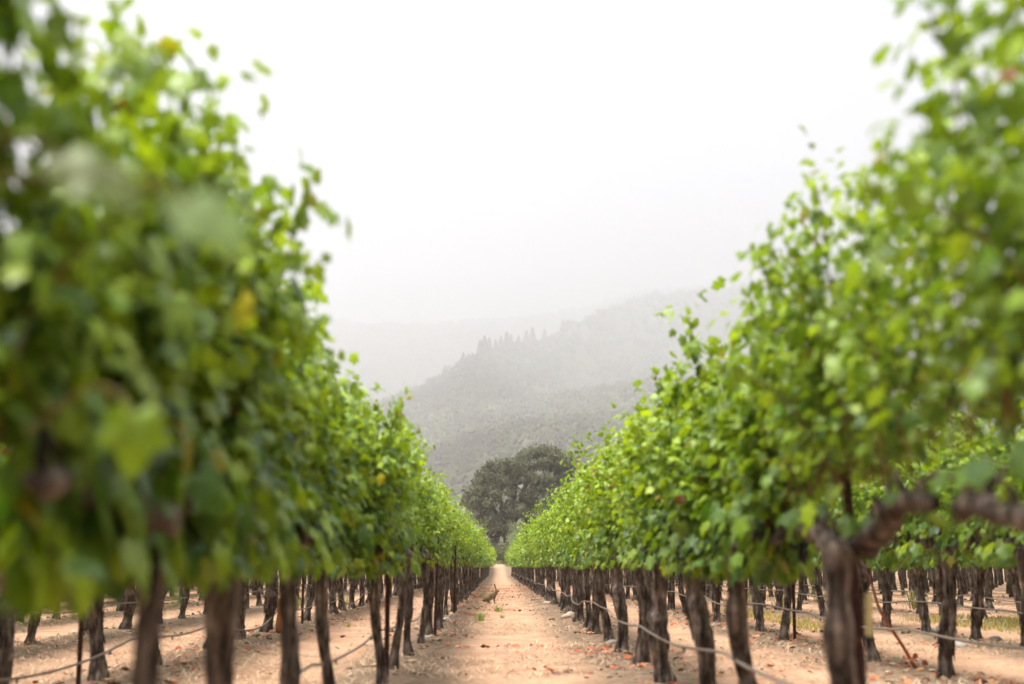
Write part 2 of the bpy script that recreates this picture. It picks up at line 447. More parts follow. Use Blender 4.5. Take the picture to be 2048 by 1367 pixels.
def leaf_tints(g, n, young, red=.004, yellow=.02):
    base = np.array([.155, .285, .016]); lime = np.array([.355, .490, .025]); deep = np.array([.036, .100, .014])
    w = g.random((n, 1))
    c = np.where(w < .42, deep + (base - deep) * g.random((n, 1)), base + (lime - base) * g.random((n, 1)) ** 1.2)
    c = c + (lime * 1.15 - c) * np.clip(young, 0, 1)[:, None] * .75
    c = c + (deep - c) * np.clip(-young, 0, 1)[:, None]           # old basal leaves, darkened in the tint to stand for under-canopy shade
    q = g.random(n); c[q < yellow] = np.array([.36, .34, .03]) * g.uniform(.7, 1.1, ((q < yellow).sum(), 1))
    rd = q > 1 - red; c[rd] = np.array([.34, .07, .025]) * g.uniform(.6, 1.1, (rd.sum(), 1))
    return c * g.uniform(.82, 1.18, (n, 1))

def vine_foliage(seed, n_shoots=28, tmpl=LEAF_HI, big=1.0, red=.004, lateral=1.0, step=.045, half=.82, name="foliage", skirt=7.0):
    """shoots grown up from the cordon with leaves at each node; returns foliage mesh, shoots mesh"""
    g = np.random.default_rng(seed)
    P, T, Nn_, S, Y, PET = [], [], [], [], [], []; sh = MB()
    for k in range(n_shoots):
        y0 = -half + 2 * half * (k + g.uniform(.1, .9)) / n_shoots
        p = np.array([g.normal(0, .04), y0, 1.03 + g.uniform(-.03, .06)])
        lean = g.normal(0, .16); flop = g.random() < .2
        d = unit(np.array([lean * (1.7 if flop else 1), g.normal(0, .22), 1.0]))
        ln = g.uniform(.85, 1.33) if not flop else g.uniform(.6, .95)
        if g.random() < .05: ln *= 1.12
        m = int(ln / step); pts = [p.copy()]; out_ = np.sign(lean) if lean else 1
        for i_ in range(m):
            f = i_ / m
            bend = np.array([out_ * (.026 if flop else .002), 0, -.085 * f if flop else .012])
            d = unit(d + bend + g.normal(0, .055, 3)); p = p + d * step; pts.append(p.copy())
            if i_ < 1: continue
            a = (i_ % 2) * math.pi + g.normal(0, .7)
            s0 = unit(np.cross(d, [0.3, 1, 0.1])); s1 = np.cross(d, s0)
            od = unit(math.cos(a) * s0 + math.sin(a) * s1 + .25 * d)
            young = max(0, (f - .72) / .28)
            sz = g.uniform(.050, .088) * (1 - .62 * young) * big
            base = p + od * g.uniform(.03, .09) * (1 - .65 * young)
            PET.append((p.copy(), base))
            P.append(base); S.append(sz); Y.append(young * .9 + (.12 if f > .5 else -.45 * g.random() * (f < .3)))  # below zero at low nodes: canopy shade painted into the leaf tint
            if young > .15:                                # tight rosettes of small leaves at the shoot tip
                for j_ in range(2):
                    o4 = unit(d * .6 + g.normal(0, .7, 3)); P.append(p + o4 * .012); S.append(sz * g.uniform(.55, .95)); Y.append(young)
                    T.append(o4 + [0, 0, .1]); Nn_.append(g.normal(0, .6, 3) + [0, 0, .7])
            od2 = od * [1.2, .9, .5] + [.35 * np.sign(base[0]) if abs(base[0]) > .08 else 0, 0, 0]
            T.append(od2 * .8 + np.array([0, 0, -.75 + .8 * young]) + g.normal(0, .42, 3))
            Nn_.append(od2 * .75 + np.array([0, 0, .8]) + g.normal(0, .55, 3))
            if g.random() < lateral * (1 - .9 * young) * (1.15 if f < .55 else .8):
                ld = unit(od + g.normal(0, .4, 3) + [0.25 * np.sign(base[0]), 0, .25]); lp = p.copy()
                for j_ in range(g.integers(2, 6)):
                    lp = lp + ld * g.uniform(.04, .075); o3 = unit(ld + g.normal(0, .8, 3))
                    P.append(lp + o3 * .035); S.append(g.uniform(.036, .070) * big); Y.append(.35 * g.random() + .25 * f)
                    T.append(o3 * .8 + [0, 0, -.55] + g.normal(0, .3, 3)); Nn_.append(o3 * .6 + [0, 0, .9] + g.normal(0, .4, 3))
        pts = np.array(pts); rr = np.linspace(.0058, .0032, len(pts)); sel = np.unique(np.r_[np.arange(0, len(pts), 2), len(pts) - 1])
        t_ = np.linspace(0, 1, len(sel))[:, None]
        cc = np.array([.20, .085, .040]) * (1 - t_) + np.array([.16, .17, .04]) * t_
        sh.tube(pts[sel], rr[sel], 4, np.vstack([np.repeat(cc, 4, 0), cc[:1], cc[-1:]]))
        # leaves that hang below the cordon
    nsk = int(n_shoots * skirt)
    for k in range(nsk):
        b = np.array([g.normal(0, .17), g.uniform(-half, half), g.uniform(.86 if skirt > 10 else .90, 1.25)])
        o3 = unit(np.array([np.sign(b[0]) * g.uniform(.3, 1), g.normal(0, .5), 0]))
        P.append(b); S.append(g.uniform(.055, .098) * big); Y.append(-.6 * g.random())  # skirt leaves get a darker tint, painted in as shade below the canopy
        T.append(o3 * .55 + [0, 0, -.85] + g.normal(0, .25, 3)); Nn_.append(o3 * .9 + [0, 0, .5] + g.normal(0, .3, 3))
    P, T, Nn_, S, Y = map(np.array, (P, T, Nn_, S, Y))
    if tmpl is LEAF_HI:                                   # leaf stalks
        a = np.array([q[0] for q in PET]); b = np.array([q[1] for q in PET]); n = len(a)
        s_ = unit(np.cross(b - a, g.normal(size=(n, 3)))) * .0014; u_ = unit(np.cross(b - a, s_)) * .0014
        v = np.stack([a + s_, a - s_ * .5 + u_, a - s_ * .5 - u_, b + s_, b - s_ * .5 + u_, b - s_ * .5 - u_], 1).reshape(-1, 3)
        i_ = (np.arange(n) * 6)[:, None]
        sh.add(v, np.concatenate([i_ + [0, 1, 4, 3], i_ + [1, 2, 5, 4], i_ + [2, 0, 3, 5]]), None, (.20, .16, .04))
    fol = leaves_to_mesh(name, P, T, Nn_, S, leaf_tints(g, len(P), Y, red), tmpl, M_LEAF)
    return fol, sh.mesh("shoots", M_CANE)

def vine_trunk(seed, fat=1.0, lean=0.0):
    g = np.random.default_rng(seed); m, n = 46, 20
    z = np.linspace(-.06, 1.0, m); f = np.clip(z / 1.0, 0, 1)
    w1, w2 = g.uniform(3, 6, 2); p1, p2 = g.uniform(0, 6.28, 2)
    x = .028 * np.sin(w1 * z + p1) + lean * (f - .0); y = .034 * np.sin(w2 * z + p2) + g.normal(0, .05) * f
    x -= x[3]; y -= y[3]
    r = .060 + .034 * np.exp(-((z - .0) / .10) ** 2) + .030 * np.exp(-((z - .98) / .13) ** 2) + .007 * np.sin(g.uniform(8, 14) * z + p2)
    for _ in range(3):
        zc = g.uniform(.2, .9); r += g.uniform(.004, .016) * np.exp(-((z - zc) / .05) ** 2)
    r[-2:] *= [.85, .55]
    th = np.arange(n) * 2 * math.pi / n; tw = g.uniform(-2.2, 2.2)
    ridge = np.ones((m, n))
    for fr, am in ((3, .13), (5, .09), (8, .07)):
        ridge += am * np.sin(fr * (th[None] + tw * z[:, None]) + g.uniform(0, 6.28) + 1.6 * np.sin(3 * z[:, None] + g.uniform(0, 6)))
    ridge += g.normal(0, .045, (m, n))
    b = MB(); b.tube(np.stack([x, y, z], -1), r * fat, n, (1, 1, 1), True, ridge)
    for _ in range(14):                                   # shaggy loose bark strips
        a = g.uniform(0, 6.28); z0 = g.uniform(.08, .7); ln = g.uniform(.10, .28); zz = np.linspace(z0, z0 + ln, 5)
        rx = np.interp(zz, z, x); ry = np.interp(zz, z, y); rr = np.interp(zz, z, r) * fat * 1.10 + np.array([.008, .0, 0, .002, .010])
        pts = np.stack([rx + rr * np.cos(a + .25 * (zz - z0)), ry + rr * np.sin(a + .25 * (zz - z0)), zz], -1)
        b.tube(pts, np.array([.003, .007, .008, .006, .003]), 4, np.array([1, .95, .9]) * g.uniform(.6, 1.3))
    return b.mesh("trunk", M_BARK), (x[-3], y[-3])

def vine_cordon(seed, sgn, head, rise=.085, fat=1.0):
    g = np.random.default_rng(seed); t = np.linspace(0, 1, 14); ph = g.uniform(0, 6.28)
    pts = np.stack([head[0] * (1 - t) + .03 * np.sin(5 * t + ph), head[1] + sgn * (.02 + .78 * t),
                    .955 + rise * np.sqrt(t) + .018 * np.sin(9 * t + ph)], -1)
    r = fat * .046 - .022 * t + .006 * np.sin(22 * t + ph)
    b = MB(); ridge = 1 + g.normal(0, .09, (14, 10)); b.tube(pts, r, 10, (1, 1, 1), True, ridge)
    for k in range(6):                                    # spurs
        q = pts[2 + 2 * k]; b.tube([q, q + [g.normal(0, .01), g.normal(0, .015), .05], q + [g.normal(0, .02), g.normal(0, .02), .10]], [.016, .012, .009], 6, (.9, .85, .8))
    return b.mesh("cordon", M_BARK)

def grape_mesh(seed):
    g = np.random.default_rng(seed); b = MB(); v, f = ICO1
    for k in range(70):
        z = -g.random() ** .8 * .15; rad = .042 * (1 - (abs(z) / .16) ** 1.6) * g.uniform(.5, 1); a = g.uniform(0, 6.28)
        b.add(v * .0085 + np.array([rad * math.cos(a), rad * math.sin(a), z]), None, f, np.array([.022, .014, .035]) * g.uniform(.6, 1.6))
    b.tube([(0, 0, .06), (.004, 0, .02), (0, 0, -.03)], [.003, .003, .002], 5, (.09, .12, .03))
    return b.mesh("grape_bunch", M_GRAPE)

NT = 9
TR, CO = [], []
FATS = [.84, .70, .94, .82, .68, .90, .78, .96, .72]
LEANS = [0, .05, -.04, .02, -.07, .0, .07, -.02, .03]
for k in range(NT):
    me, hd = vine_trunk(100 + k, FATS[k], LEANS[k]); TR.append(me)
    CO.append((vine_cordon(200 + k, -1, hd), vine_cordon(300 + k, 1, hd)))
FOL_HI = [vine_foliage(400 + k, 31, LEAF_HI, 1.0, .005 if k in (2, 5) else .001, name="foliage") for k in range(8)]
FOL_LO = [vine_foliage(500 + k, 26, LEAF_LO, 1.06, .002, .8, .052, name="foliage") for k in range(6)]
CO_BARE = [(vine_cordon(250, -1, (0, 0), .15, 1.1), vine_cordon(251, 1, (0, 0), .12, 1.1))]
FOL_NEAR = [vine_foliage(480 + k, 30, LEAF_HI, 1.32, .002, skirt=13.0) for k in range(4)]
FOL_BARE = vine_foliage(460, 28, LEAF_HI, 1.0, .004, skirt=2.2)
GRAPE = [grape_mesh(s) for s in (1, 2, 3)]

ORD = ["nearest", "second", "third", "fourth", "fifth", "sixth", "seventh", "eighth", "ninth", "tenth", "eleventh", "twelfth", "thirteenth",
       "fourteenth", "fifteenth", "sixteenth", "seventeenth", "eighteenth", "nineteenth", "twentieth"]
TRUNK_LOOK = ["knotty", "slim", "stout", "shaggy", "slender", "thick", "leaning", "burly", "narrow"]
def ordinal(k, n): return ("nearest to the camera" if k == 0 else ORD[k] + " from the camera") if k < n else None

def plant_vine(x, y, kk, g, label, group, hi=True, grapes=0, slim=1.0, bare=False):
    e = link("grapevine", None, None, (x, y, gz(x, y) - .01), (g.normal(0, .012), g.normal(0, .012), 0 if bare else (math.pi if g.random() < .5 else 0) + g.normal(0, .05)))
    s = g.uniform(.97, 1.04); e.scale = (1, 1, s)
    tag(e, label, "grapevine", group)
    tk = kk % NT
    link("trunk", TR[tk], e, scale=(slim, slim, 1))
    cc = CO_BARE[0] if bare and y > 3 else CO[tk]
    link("cordon", cc[0], e); link("cordon", cc[1], e)
    lib = FOL_HI if hi else FOL_LO
    fo, sh = lib[int(g.integers(len(lib)))]
    if abs(x) < 2 and y < 8.5: fo, sh = FOL_NEAR[int(g.integers(4))]
    if bare: fo, sh = FOL_BARE
    fs = (g.uniform(.92, 1.1), g.uniform(.98, 1.05), g.uniform(.95, 1.06))
    if hi and abs(x) < 2: fs = (fs[0] * (.64 if x < 0 else .78), fs[1], fs[2] * (.84 if x < 0 else .93))
    if x < 0 and y < 3.2: fs = (.62, 1.0, 1.02)
    if 0 < x < 2 and y < 2.7: fs = (.74, 1.0, 1.0)
    fr = (0, 0, math.pi if g.random() < .5 else 0)
    fz = (0, 0, 1.03 * (1 - fs[2]))
    if bare: fz = (0, .05, fz[2] + .16); fr = (0, 0, 0)
    if -2 < x < 0: fz = (-.09 * math.cos(e.rotation_euler.z), fz[1], fz[2])
    link("foliage", fo, e, fz, fr, fs); link("shoots", sh, e, fz, fr, fs)
    for q in range(grapes):
        sd = 1 if g.random() < .5 else -1
        link("grape_bunch", GRAPE[q % 3], e, (sd * g.uniform(.08, .22), g.uniform(-.7, .7), g.uniform(.95, 1.22)), (g.normal(0, .1), g.normal(0, .1), g.uniform(0, 6)), g.uniform(.9, 1.3))
    return e

g = np.random.default_rng(77)
SP = 1.57
PLANTED = []
def plant_row(name, x, first, n, phrase, n_ord, hi_n, shared, grp, y_jit=.05, skip=(), slim=1.0, shift={}, bare=(), fat={}):
    for k in range(n):
        if k in skip: continue
        y = shift.get(k, first + SP * k + g.normal(0, y_jit)); kk = int(g.integers(NT))
        o = ordinal(k, n_ord)
        lab = (f"{TRUNK_LOOK[kk]} leafy grapevine, {o} in the {phrase}" if o else shared)
        plant_vine(x + g.normal(0, .03), y, kk, g, lab, grp if o else grp + ", far stretch", k < hi_n, (2 if hi_n > 8 and x > 0 and 2 < k < 14 else 0), slim=slim * (.62 if shift.get(k, 9) == 2.8 else 1) * fat.get(k, 1), bare=k in bare)
        PLANTED.append((x, y))

plant_row('R1', 1.31, 1.17, 65, "row along the path's right edge", 16, 22, "leafy grapevine in the far closed-up stretch of the row on the path's right edge", "grapevines on the path's right edge", shift={0: .6, 1: 2.2, 2: 4.14}, bare=(1, 2), fat={2: .98})
plant_row('L1', -.89, .63, 65, "row along the path's left edge", 14, 22, "leafy grapevine in the far closed-up stretch of the row on the path's left edge", "grapevines on the path's left edge", slim=.72, shift={1: 2.8, 2: 3.78}, bare=())
outer = [("R2", 3.51, 7.49, 17, "second row right of the path", 14), ("R3", 5.71, 12.3, 24, "third row right of the path", 12),
         ("R4", 7.91, 17.0, 26, "fourth row right of the path", 10), ("R5", 10.11, 21.8, 22, "fifth row right of the path", 6), ("R6", 12.31, 26.6, 6, "sixth row right of the path", 4),
         ("L2", -3.09, 7.6, 23, "second row left of the path", 14), ("L3", -5.29, 11.6, 28, "third row left of the path", 12), ("L4", -7.49, 16.4, 24, "fourth row left of the path", 8)]
for nm, x, f0, n, ph, no in outer:
    plant_row(nm, x, f0, n, ph, no, 0, f"grapevine farther along the {ph}, between nearer trunks", f"grapevines in the {ph}", .12)

# leaves of the nearest left vine that hang out towards the path
def hanging_leaves():
    e = [o for o in COL.objects if o.name.startswith("grapevine") and abs(o.location.x + .89) < .2 and abs(o.location.y - 2.8) < .3][0]
    bpy.context.view_layer.update(); inv = e.matrix_world.inverted()
    for px, py, d, sz, col, tip, nor in ((255, 822, 1.75, .098, (.22, .35, .015), (.05, -.1, -1), (.35, -.9, .1)), (340, 370, 1.12, .085, (.14, .23, .04), (.6, -.1, -.6), (-.3, -.35, .9)),
                                         (70, 280, 1.25, .10, (.15, .21, .05), (.7, .1, -.35), (-.2, -.6, .75))):
        p = np.array([[(px - 995) / FP * d, d, CAM_H + (HOR - py) / FP * d]])
        b = leaves_to_mesh("leaf", p, np.array([tip], float), np.array([nor], float), np.array([sz]), np.array([col]), LEAF_HI, M_LEAF)
        me = bpy.data.meshes.new("leaf"); b.transform(inv); link("leaf", b, e)
        k = MB(); root = np.array([-.80, d + .15, p[0, 2] - .02])
        k.tube(bez(p[0], p[0] + [-.05, 0, .05], root + [.12, 0, .12], root, 9), np.linspace(.0016, .0035, 9), 5, (.22, .16, .05))
        m2 = k.mesh("leaf_stalk", M_CANE); m2.transform(inv); link("leaf_stalk", m2, e)
def bez(p0, p1, p2, p3, n):
    t = np.linspace(0, 1, n)[:, None]; return (1 - t) ** 3 * p0 + 3 * (1 - t) ** 2 * t * p1 + 3 * (1 - t) * t * t * p2 + t ** 3 * p3
hanging_leaves()

# vines beyond those: one mass
def far_mass():
    g = np.random.default_rng(5); b = MB(); P, T, N_, S = [], [], [], []
    todo = []
    for k, x in enumerate(ROW_XS):
        if x in (ROWS['R1'],): continue
        pl = [y for (px, y) in PLANTED if abs(px - x) < .3]
        lo, hi_ = (min(pl), max(pl)) if pl else (None, None)
        if abs(x - 1.31) < .3 or abs(x + .89) < .3:
            todo += [(x, lo - SP), (x, lo - 2 * SP)] + [(x, hi_ + SP * j) for j in range(1, 15)]; continue
        y = 1.0 + (k * .37) % 1.5
        if abs(x) > 16 and not pl: y = 20.0
        if abs(x) > 22: y = 45.0
        while y < 95:
            if lo is None or y < lo - 1.0 or y > hi_ + 1.0: todo.append((x, y))
            y += SP if y < 60 else SP * 2
    for x, y in todo:
        z = gz(x, y); r = g.uniform(.055, .075)
        b.tube([(x, y, z - .05), (x + g.normal(0, .03), y, z + .5), (x, y, z + 1.0)], [r * 1.3, r, r * 1.2], 6, np.array([1, 1, 1]))
        n = 240
        hh = g.random(n) ** .9
        P.append(np.stack([x + g.normal(0, .26, n), y + g.uniform(-.85, .85, n), z + .92 + hh * 1.35], -1)); S.append(g.uniform(.13, .22, n))
        o = np.stack([np.sign(P[-1][:, 0] - x), g.normal(0, .6, n), np.zeros(n)], -1)
        T.append(o * .7 + [0, 0, -.7] + g.normal(0, .3, (n, 3))); N_.append(o * .8 + [0, 0, .8] + g.normal(0, .3, (n, 3)))
    P, T, N_, S = map(np.concatenate, (P, T, N_, S))
    col = leaf_tints(g, len(P), np.clip((P[:, 2] - 2.0) / .6, 0, 1))
    v0, f0 = LEAF_LO; k = len(v0); n = len(P)
    tip = unit(T); side = unit(np.cross(tip, N_)); nor = np.cross(side, tip)
    loc = v0[None] * S[:, None, None]
    v = (P[:, None] + loc[..., 0:1] * side[:, None] + loc[..., 1:2] * tip[:, None] + loc[..., 2:3] * nor[:, None]).reshape(-1, 3)
    f = (f0[None] + (np.arange(n) * k)[:, None, None]).reshape(-1, 3)
    bv = np.concatenate(b.v); bq = np.concatenate(b.q); bt = np.concatenate(b.t)
    me = np_mesh("distant_grapevines", np.vstack([bv, v]), [bq, bt, f + len(bv)], [M_BARK, M_LEAF], True,
                 {"tint": np.vstack([np.concatenate(b.c), np.repeat(col, k, 0)])}, np.r_[np.zeros(len(bq) + len(bt), int), np.ones(len(f), int)])
    tag(link("distant_grapevines", me), kind="stuff")
far_mass()

# ---------------------------------------------------------------- stakes and drip hoses
def stake_mesh():
    b = MB(); w, d, h = .017, .012, 1.25
    # T-profile steel stake with a row of notches
    def box(x0, x1, y0, y1, z0, z1, c):
        v = [(x, y, z) for z in (z0, z1) for y in (y0, y1) for x in (x0, x1)]
        b.add(v, [(0, 2, 3, 1), (4, 5, 7, 6), (0, 1, 5, 4), (2, 6, 7, 3), (0, 4, 6, 2), (1, 3, 7, 5)], None, c)
    box(-.019, .019, 0, .005, -.1, h, (.045, .014, .010)); box(-.003, .003, .005, .034, -.1, h, (.036, .012, .009))
    for k in range(6):
        z = .25 + k * .17; box(-.012, .012, -.010, -.0005, z, z + .016, (.08, .03, .02))
    return b.mesh("vine_stake", M_RUST, False)
STAKE = stake_mesh()
def stake(x, y, label, grp, rot):
    tag(link("vine_stake", STAKE, None, (x, y, gz(x, y)), (g.normal(0, .015), g.normal(0, .015), rot)), label, "stake", grp)
for nm, x, f0, ks, ph in (("R1", 1.31, 1.17, (2, 6, 11), "path's right edge row"), ("L1", -.89, .63, (5, 9, 13), "path's left edge row")):
    for k in ks:
        stake(x + (.085 if nm == "L1" else .075) + g.normal(0, .01), f0 + SP * k + .10, f"dark rusty steel stake behind the {'first visible' if k == 0 else ORD[k]} vine of the {ph}", f"steel stakes in the {ph}", g.uniform(-.4, .4))
for nm, x, f0, ks, ph in (("R2", 3.51, 7.49, (1, 4, 7, 10), "second row right of the path"), ("R3", 5.71, 12.3, (0, 3, 6), "third row right of the path"), ("L2", -3.09, 6.7, (1, 4, 7), "second row left of the path")):
    for k in ks:
        stake(x + .08, f0 + SP * k + .14, f"thin rusty stake by the {'nearest' if k == 0 else ORD[k]} vine of the {ph}", f"steel stakes in the {ph}", g.uniform(-.4, .4))

def hose(x, y0, y1, z, label, sag=.035, rad=.0095, seed=1, grp=None):
    q = np.random.default_rng(seed); b = MB(); pts = []
    n = int((y1 - y0) / .26); ph = 0
    ys_ = np.linspace(y0, y1, n); spans = ys_ / (SP * 2)
    fr = spans % 1; amp = 1 + .9 * np.sin(np.floor(spans) * 2.3 + seed)
    zz = z - sag * amp * 4 * fr * (1 - fr) + .012 * np.sin(ys_ * 1.7 + seed)
    xx = x + .03 * np.sin(ys_ * .9 + seed) + .012 * np.sin(ys_ * 3.1)
    base = ground_z(np.full(n, x), ys_)
    col = np.array([.20, .165, .135])
    b.tube(np.stack([xx, ys_, zz + base * 0], -1), rad, 8, col)
    for y in np.arange(y0 + .7, min(y1, 30), .785 * 2):       # small drip emitters
        j = np.argmin(np.abs(ys_ - y)); c = np.array([xx[j], ys_[j], zz[j]])
        b.tube([c + [0, 0, -.006], c + [0, 0, -.02], c + [0, 0, -.034]], [.007, .009, .004], 6, (.05, .045, .04))
    tag(link("drip_hose", b.mesh("drip_hose", M_HOSE)), label, "hose", grp)
hose(1.31 - .115, .4, 95, .46, "grey drip hose sagging along the vines on the path's right edge", .05, .0088, 2)
hose(-.89 - .11, .4, 95, .40, "grey drip hose hung behind the trunks on the path's left edge", .07, .0085, 5)
hose(3.51 - .11, 5, 60, .43, "drip hose hanging on the second row right of the path", .045, .0095, 8)
hose(-3.09 + .11, 5, 60, .33, "drip hose drooping on the second row left of the path", .09, .0095, 11)
hose(5.71 - .10, 9, 60, .45, "drip hose hanging on the third row right of the path", .03, .009, 14)
hose(-5.29 + .10, 9, 60, .42, "drip hose hanging on the third row left of the path", .03, .009, 17)
hose(7.91 - .10, 14, 60, .45, "drip hose hanging on the fourth row right of the path", .03, .009, 21)

# ---------------------------------------------------------------- ground litter (nobody could count it)
def strips(name, n, seed, xr, yr, ln, wd, cols, clump=None, lift=.012):
    q = np.random.default_rng(seed)
    y = yr[0] + (yr[1] - yr[0]) * q.random(n) ** 1.5; x = q.uniform(*xr, n) * np.clip(.35 + y / 30, .35, 1)
    if clump is not None:
        k = snoise(np.stack([x, y], -1) * clump, seed, 3) > -.15; x, y = x[k], y[k]; n = len(x)
    z = ground_z(x, y); a = q.uniform(0, math.pi, n); l = q.uniform(*ln, n); w = q.uniform(*wd, n)
    d = np.stack([np.cos(a), np.sin(a), q.normal(0, .16, n)], -1); s = np.stack([-np.sin(a), np.cos(a), np.zeros(n)], -1)
    c = np.stack([x, y, z + lift * q.uniform(.3, 1.6, n)], -1); bow = (q.uniform(-.1, .25, n) * l)[:, None] * [0, 0, 1] + s * (q.normal(0, .15, n) * l)[:, None]
    p0, p1, p2 = c - d * l[:, None] / 2, c + bow, c + d * l[:, None] / 2; s = s * w[:, None] / 2
    v = np.stack([p0 - s, p0 + s, p1 - s, p1 + s, p2 - s * .5, p2 + s * .5], 1).reshape(-1, 3)
    i_ = (np.arange(n) * 6)[:, None]; f = np.concatenate([i_ + [0, 1, 3, 2], i_ + [2, 3, 5, 4]])
    cc = np.array(cols)[q.integers(0, len(cols), n)] * q.uniform(.7, 1.2, (n, 1))
    tag(link(name, np_mesh(name, v, [f], M_LITTER, False, {"tint": np.repeat(cc, 6, 0)})), kind="stuff")
strips("dry_straw", 110000, 41, (-9, 12), (6, 50), (.05, .22), (.003, .009), [(.60, .44, .29), (.55, .37, .24), (.66, .50, .35), (.40, .25, .16), (.28, .17, .11)], .9)

def dead_leaves():
    q = np.random.default_rng(43); n = 24000
    y = 6 + 54 * q.random(n) ** 1.35; row = np.array(ROW_XS)[q.integers(8, 21, n)]
    x = row + q.normal(0, .52, n); mid = q.random(n) < .16; x[mid] = q.uniform(-.9, 1.3, mid.sum())
    k = snoise(np.stack([x, y], -1) * 1.3, 47, 3) > .02; x, y = x[k], y[k]; n = len(x)
    P = np.stack([x, y, ground_z(x, y) + q.uniform(.008, .03, n)], -1)
    a = q.uniform(0, 6.28, n); T = np.stack([np.cos(a), np.sin(a), q.normal(0, .25, n)], -1); Nn_ = np.stack([q.normal(0, .35, n), q.normal(0, .35, n), np.ones(n)], -1)
    col = np.array([(.55, .16, .07), (.46, .11, .05), (.58, .26, .12), (.34, .17, .09), (.18, .11, .075)])[q.integers(0, 5, n)] * q.uniform(.7, 1.15, (n, 1))
    tag(link("fallen_leaves", leaves_to_mesh("fallen_leaves", P, T, Nn_, q.uniform(.032, .072, n), col, LEAF_LO, M_LITTER)), kind="stuff")
dead_leaves()

def clods():
    q = np.random.default_rng(44); n = 6500; v0, f0 = ICO1
    y = 6 + 50 * q.random(n) ** 1.4; row = np.array(ROW_XS)[q.integers(8, 21, n)]
    x = row + q.normal(0, .30, n); mid = q.random(n) < .10; x[mid] = q.uniform(-10, 13, mid.sum())
    s = np.exp(q.normal(math.log(.016), .55, n)); s = np.minimum(s, .06)
    v = v0[None] * (1 + q.uniform(-.3, .3, (n, 12 if len(v0) == 12 else len(v0), 1))) * s[:, None, None] * np.array([1.2, 1, .7]) + np.stack([x, y, ground_z(x, y) + s * .25], -1)[:, None]
    col = np.array([(.32, .24, .17), (.42, .32, .23), (.22, .15, .10), (.48, .36, .24)])[q.integers(0, 4, n)]; col = np.where(mid[:, None], np.array([.42, .27, .17]), col); s = np.where(mid, s * .6, s)
    v = v0[None] * (1 + q.uniform(-.3, .3, (n, len(v0), 1))) * s[:, None, None] * np.array([1.2, 1, .7]) + np.stack([x, y, ground_z(x, y) + s * .25], -1)[:, None]
    col = col * q.uniform(.7, 1.2, (n, 1))
    f = (f0[None] + (np.arange(n) * len(v0))[:, None, None]).reshape(-1, 3)
    tag(link("gravel", np_mesh("gravel", v.reshape(-1, 3), [f], M_STONE, False, {"tint": np.repeat(col, len(v0), 0)})), kind="stuff")
clods()

def gp(px, py):
    """ground point of a pixel of the photograph"""
    d = CAM_H * FP / (py - HOR); return (px - 995) / FP * d, d
def stone_mesh(seed, col):
    q = np.random.default_rng(seed); v, f = ICO3
    r = 1 + .25 * snoise(v * 1.6, seed, 2) + .08 * snoise(v * 4, seed + 1, 2)
    v = v * r[:, None] * np.array([1.15, .9, .62]); v[:, 2] = np.maximum(v[:, 2], -.3)
    b = MB(); b.add(v, None, f, col); return b.mesh("stone", M_STONE)
for k, (px, py, s, col, lab) in enumerate([
    (893, 1243, .085, (.62, .55, .50), "whitish stone at the foot of a trunk on the path's left edge"),
    (1138, 1237, .15, (.46, .36, .28), "largest tan stone among the trunks on the path's right edge"),
    (1092, 1209, .07, (.50, .42, .34), "small pale stone at the right path edge, level with the hare"),
    (1225, 1290, .07, (.36, .31, .26), "grey stone between two trunk feet on the right path edge"),
    (853, 1280, .06, (.55, .50, .44), "small light grey stone under the left path edge vines"),
    (1905, 1290, .10, (.42, .38, .35), "grey rock beside a trunk foot in the second row right"),
    (1983, 1276, .08, (.16, .14, .13), "dark rock beside the light grey rock at far right"),
    (1868, 1262, .11, (.60, .56, .52), "pale rock next to a trunk foot in the third row right")]):
    x, y = gp(px, py); tag(link("stone", stone_mesh(600 + k, col), None, (x, y, gz(x, y) + s * .15), (0, 0, k * 1.1), s), lab, "stone", "stones on the vineyard soil")

def weed_mesh(seed, n, h, col):
    q = np.random.default_rng(seed); V, T, C, m = [], [], [], 0
    for k in range(n):
        a = q.uniform(0, 6.28); r = abs(q.normal(0, .05)) * h / .14; b0 = np.array([r * math.cos(a), r * math.sin(a), 0]); hh = h * q.uniform(.3, 1.15)
        d = np.array([math.cos(a), math.sin(a), 0]); s = np.array([-math.sin(a), math.cos(a), 0]) * q.uniform(.0025, .005) * (h / .14) ** .5; sp = q.uniform(.2, .9) * hh
        V += [b0 - s, b0 + s, b0 + d * sp * .4 + [0, 0, hh * .7] - s, b0 + d * sp * .4 + [0, 0, hh * .7] + s, b0 + d * sp + [0, 0, hh * .95]]
        T += [(m, m + 1, m + 3), (m, m + 3, m + 2), (m + 2, m + 3, m + 4)]; m += 5
        C += [np.array(col) * q.uniform(.7, 1.3)] * 5
    return np_mesh("weed_tuft", np.array(V), [np.array(T)], M_WEED, True, {"tint": np.array(C)})
GREEN, OLIVE = (.24, .33, .06), (.36, .34, .12)
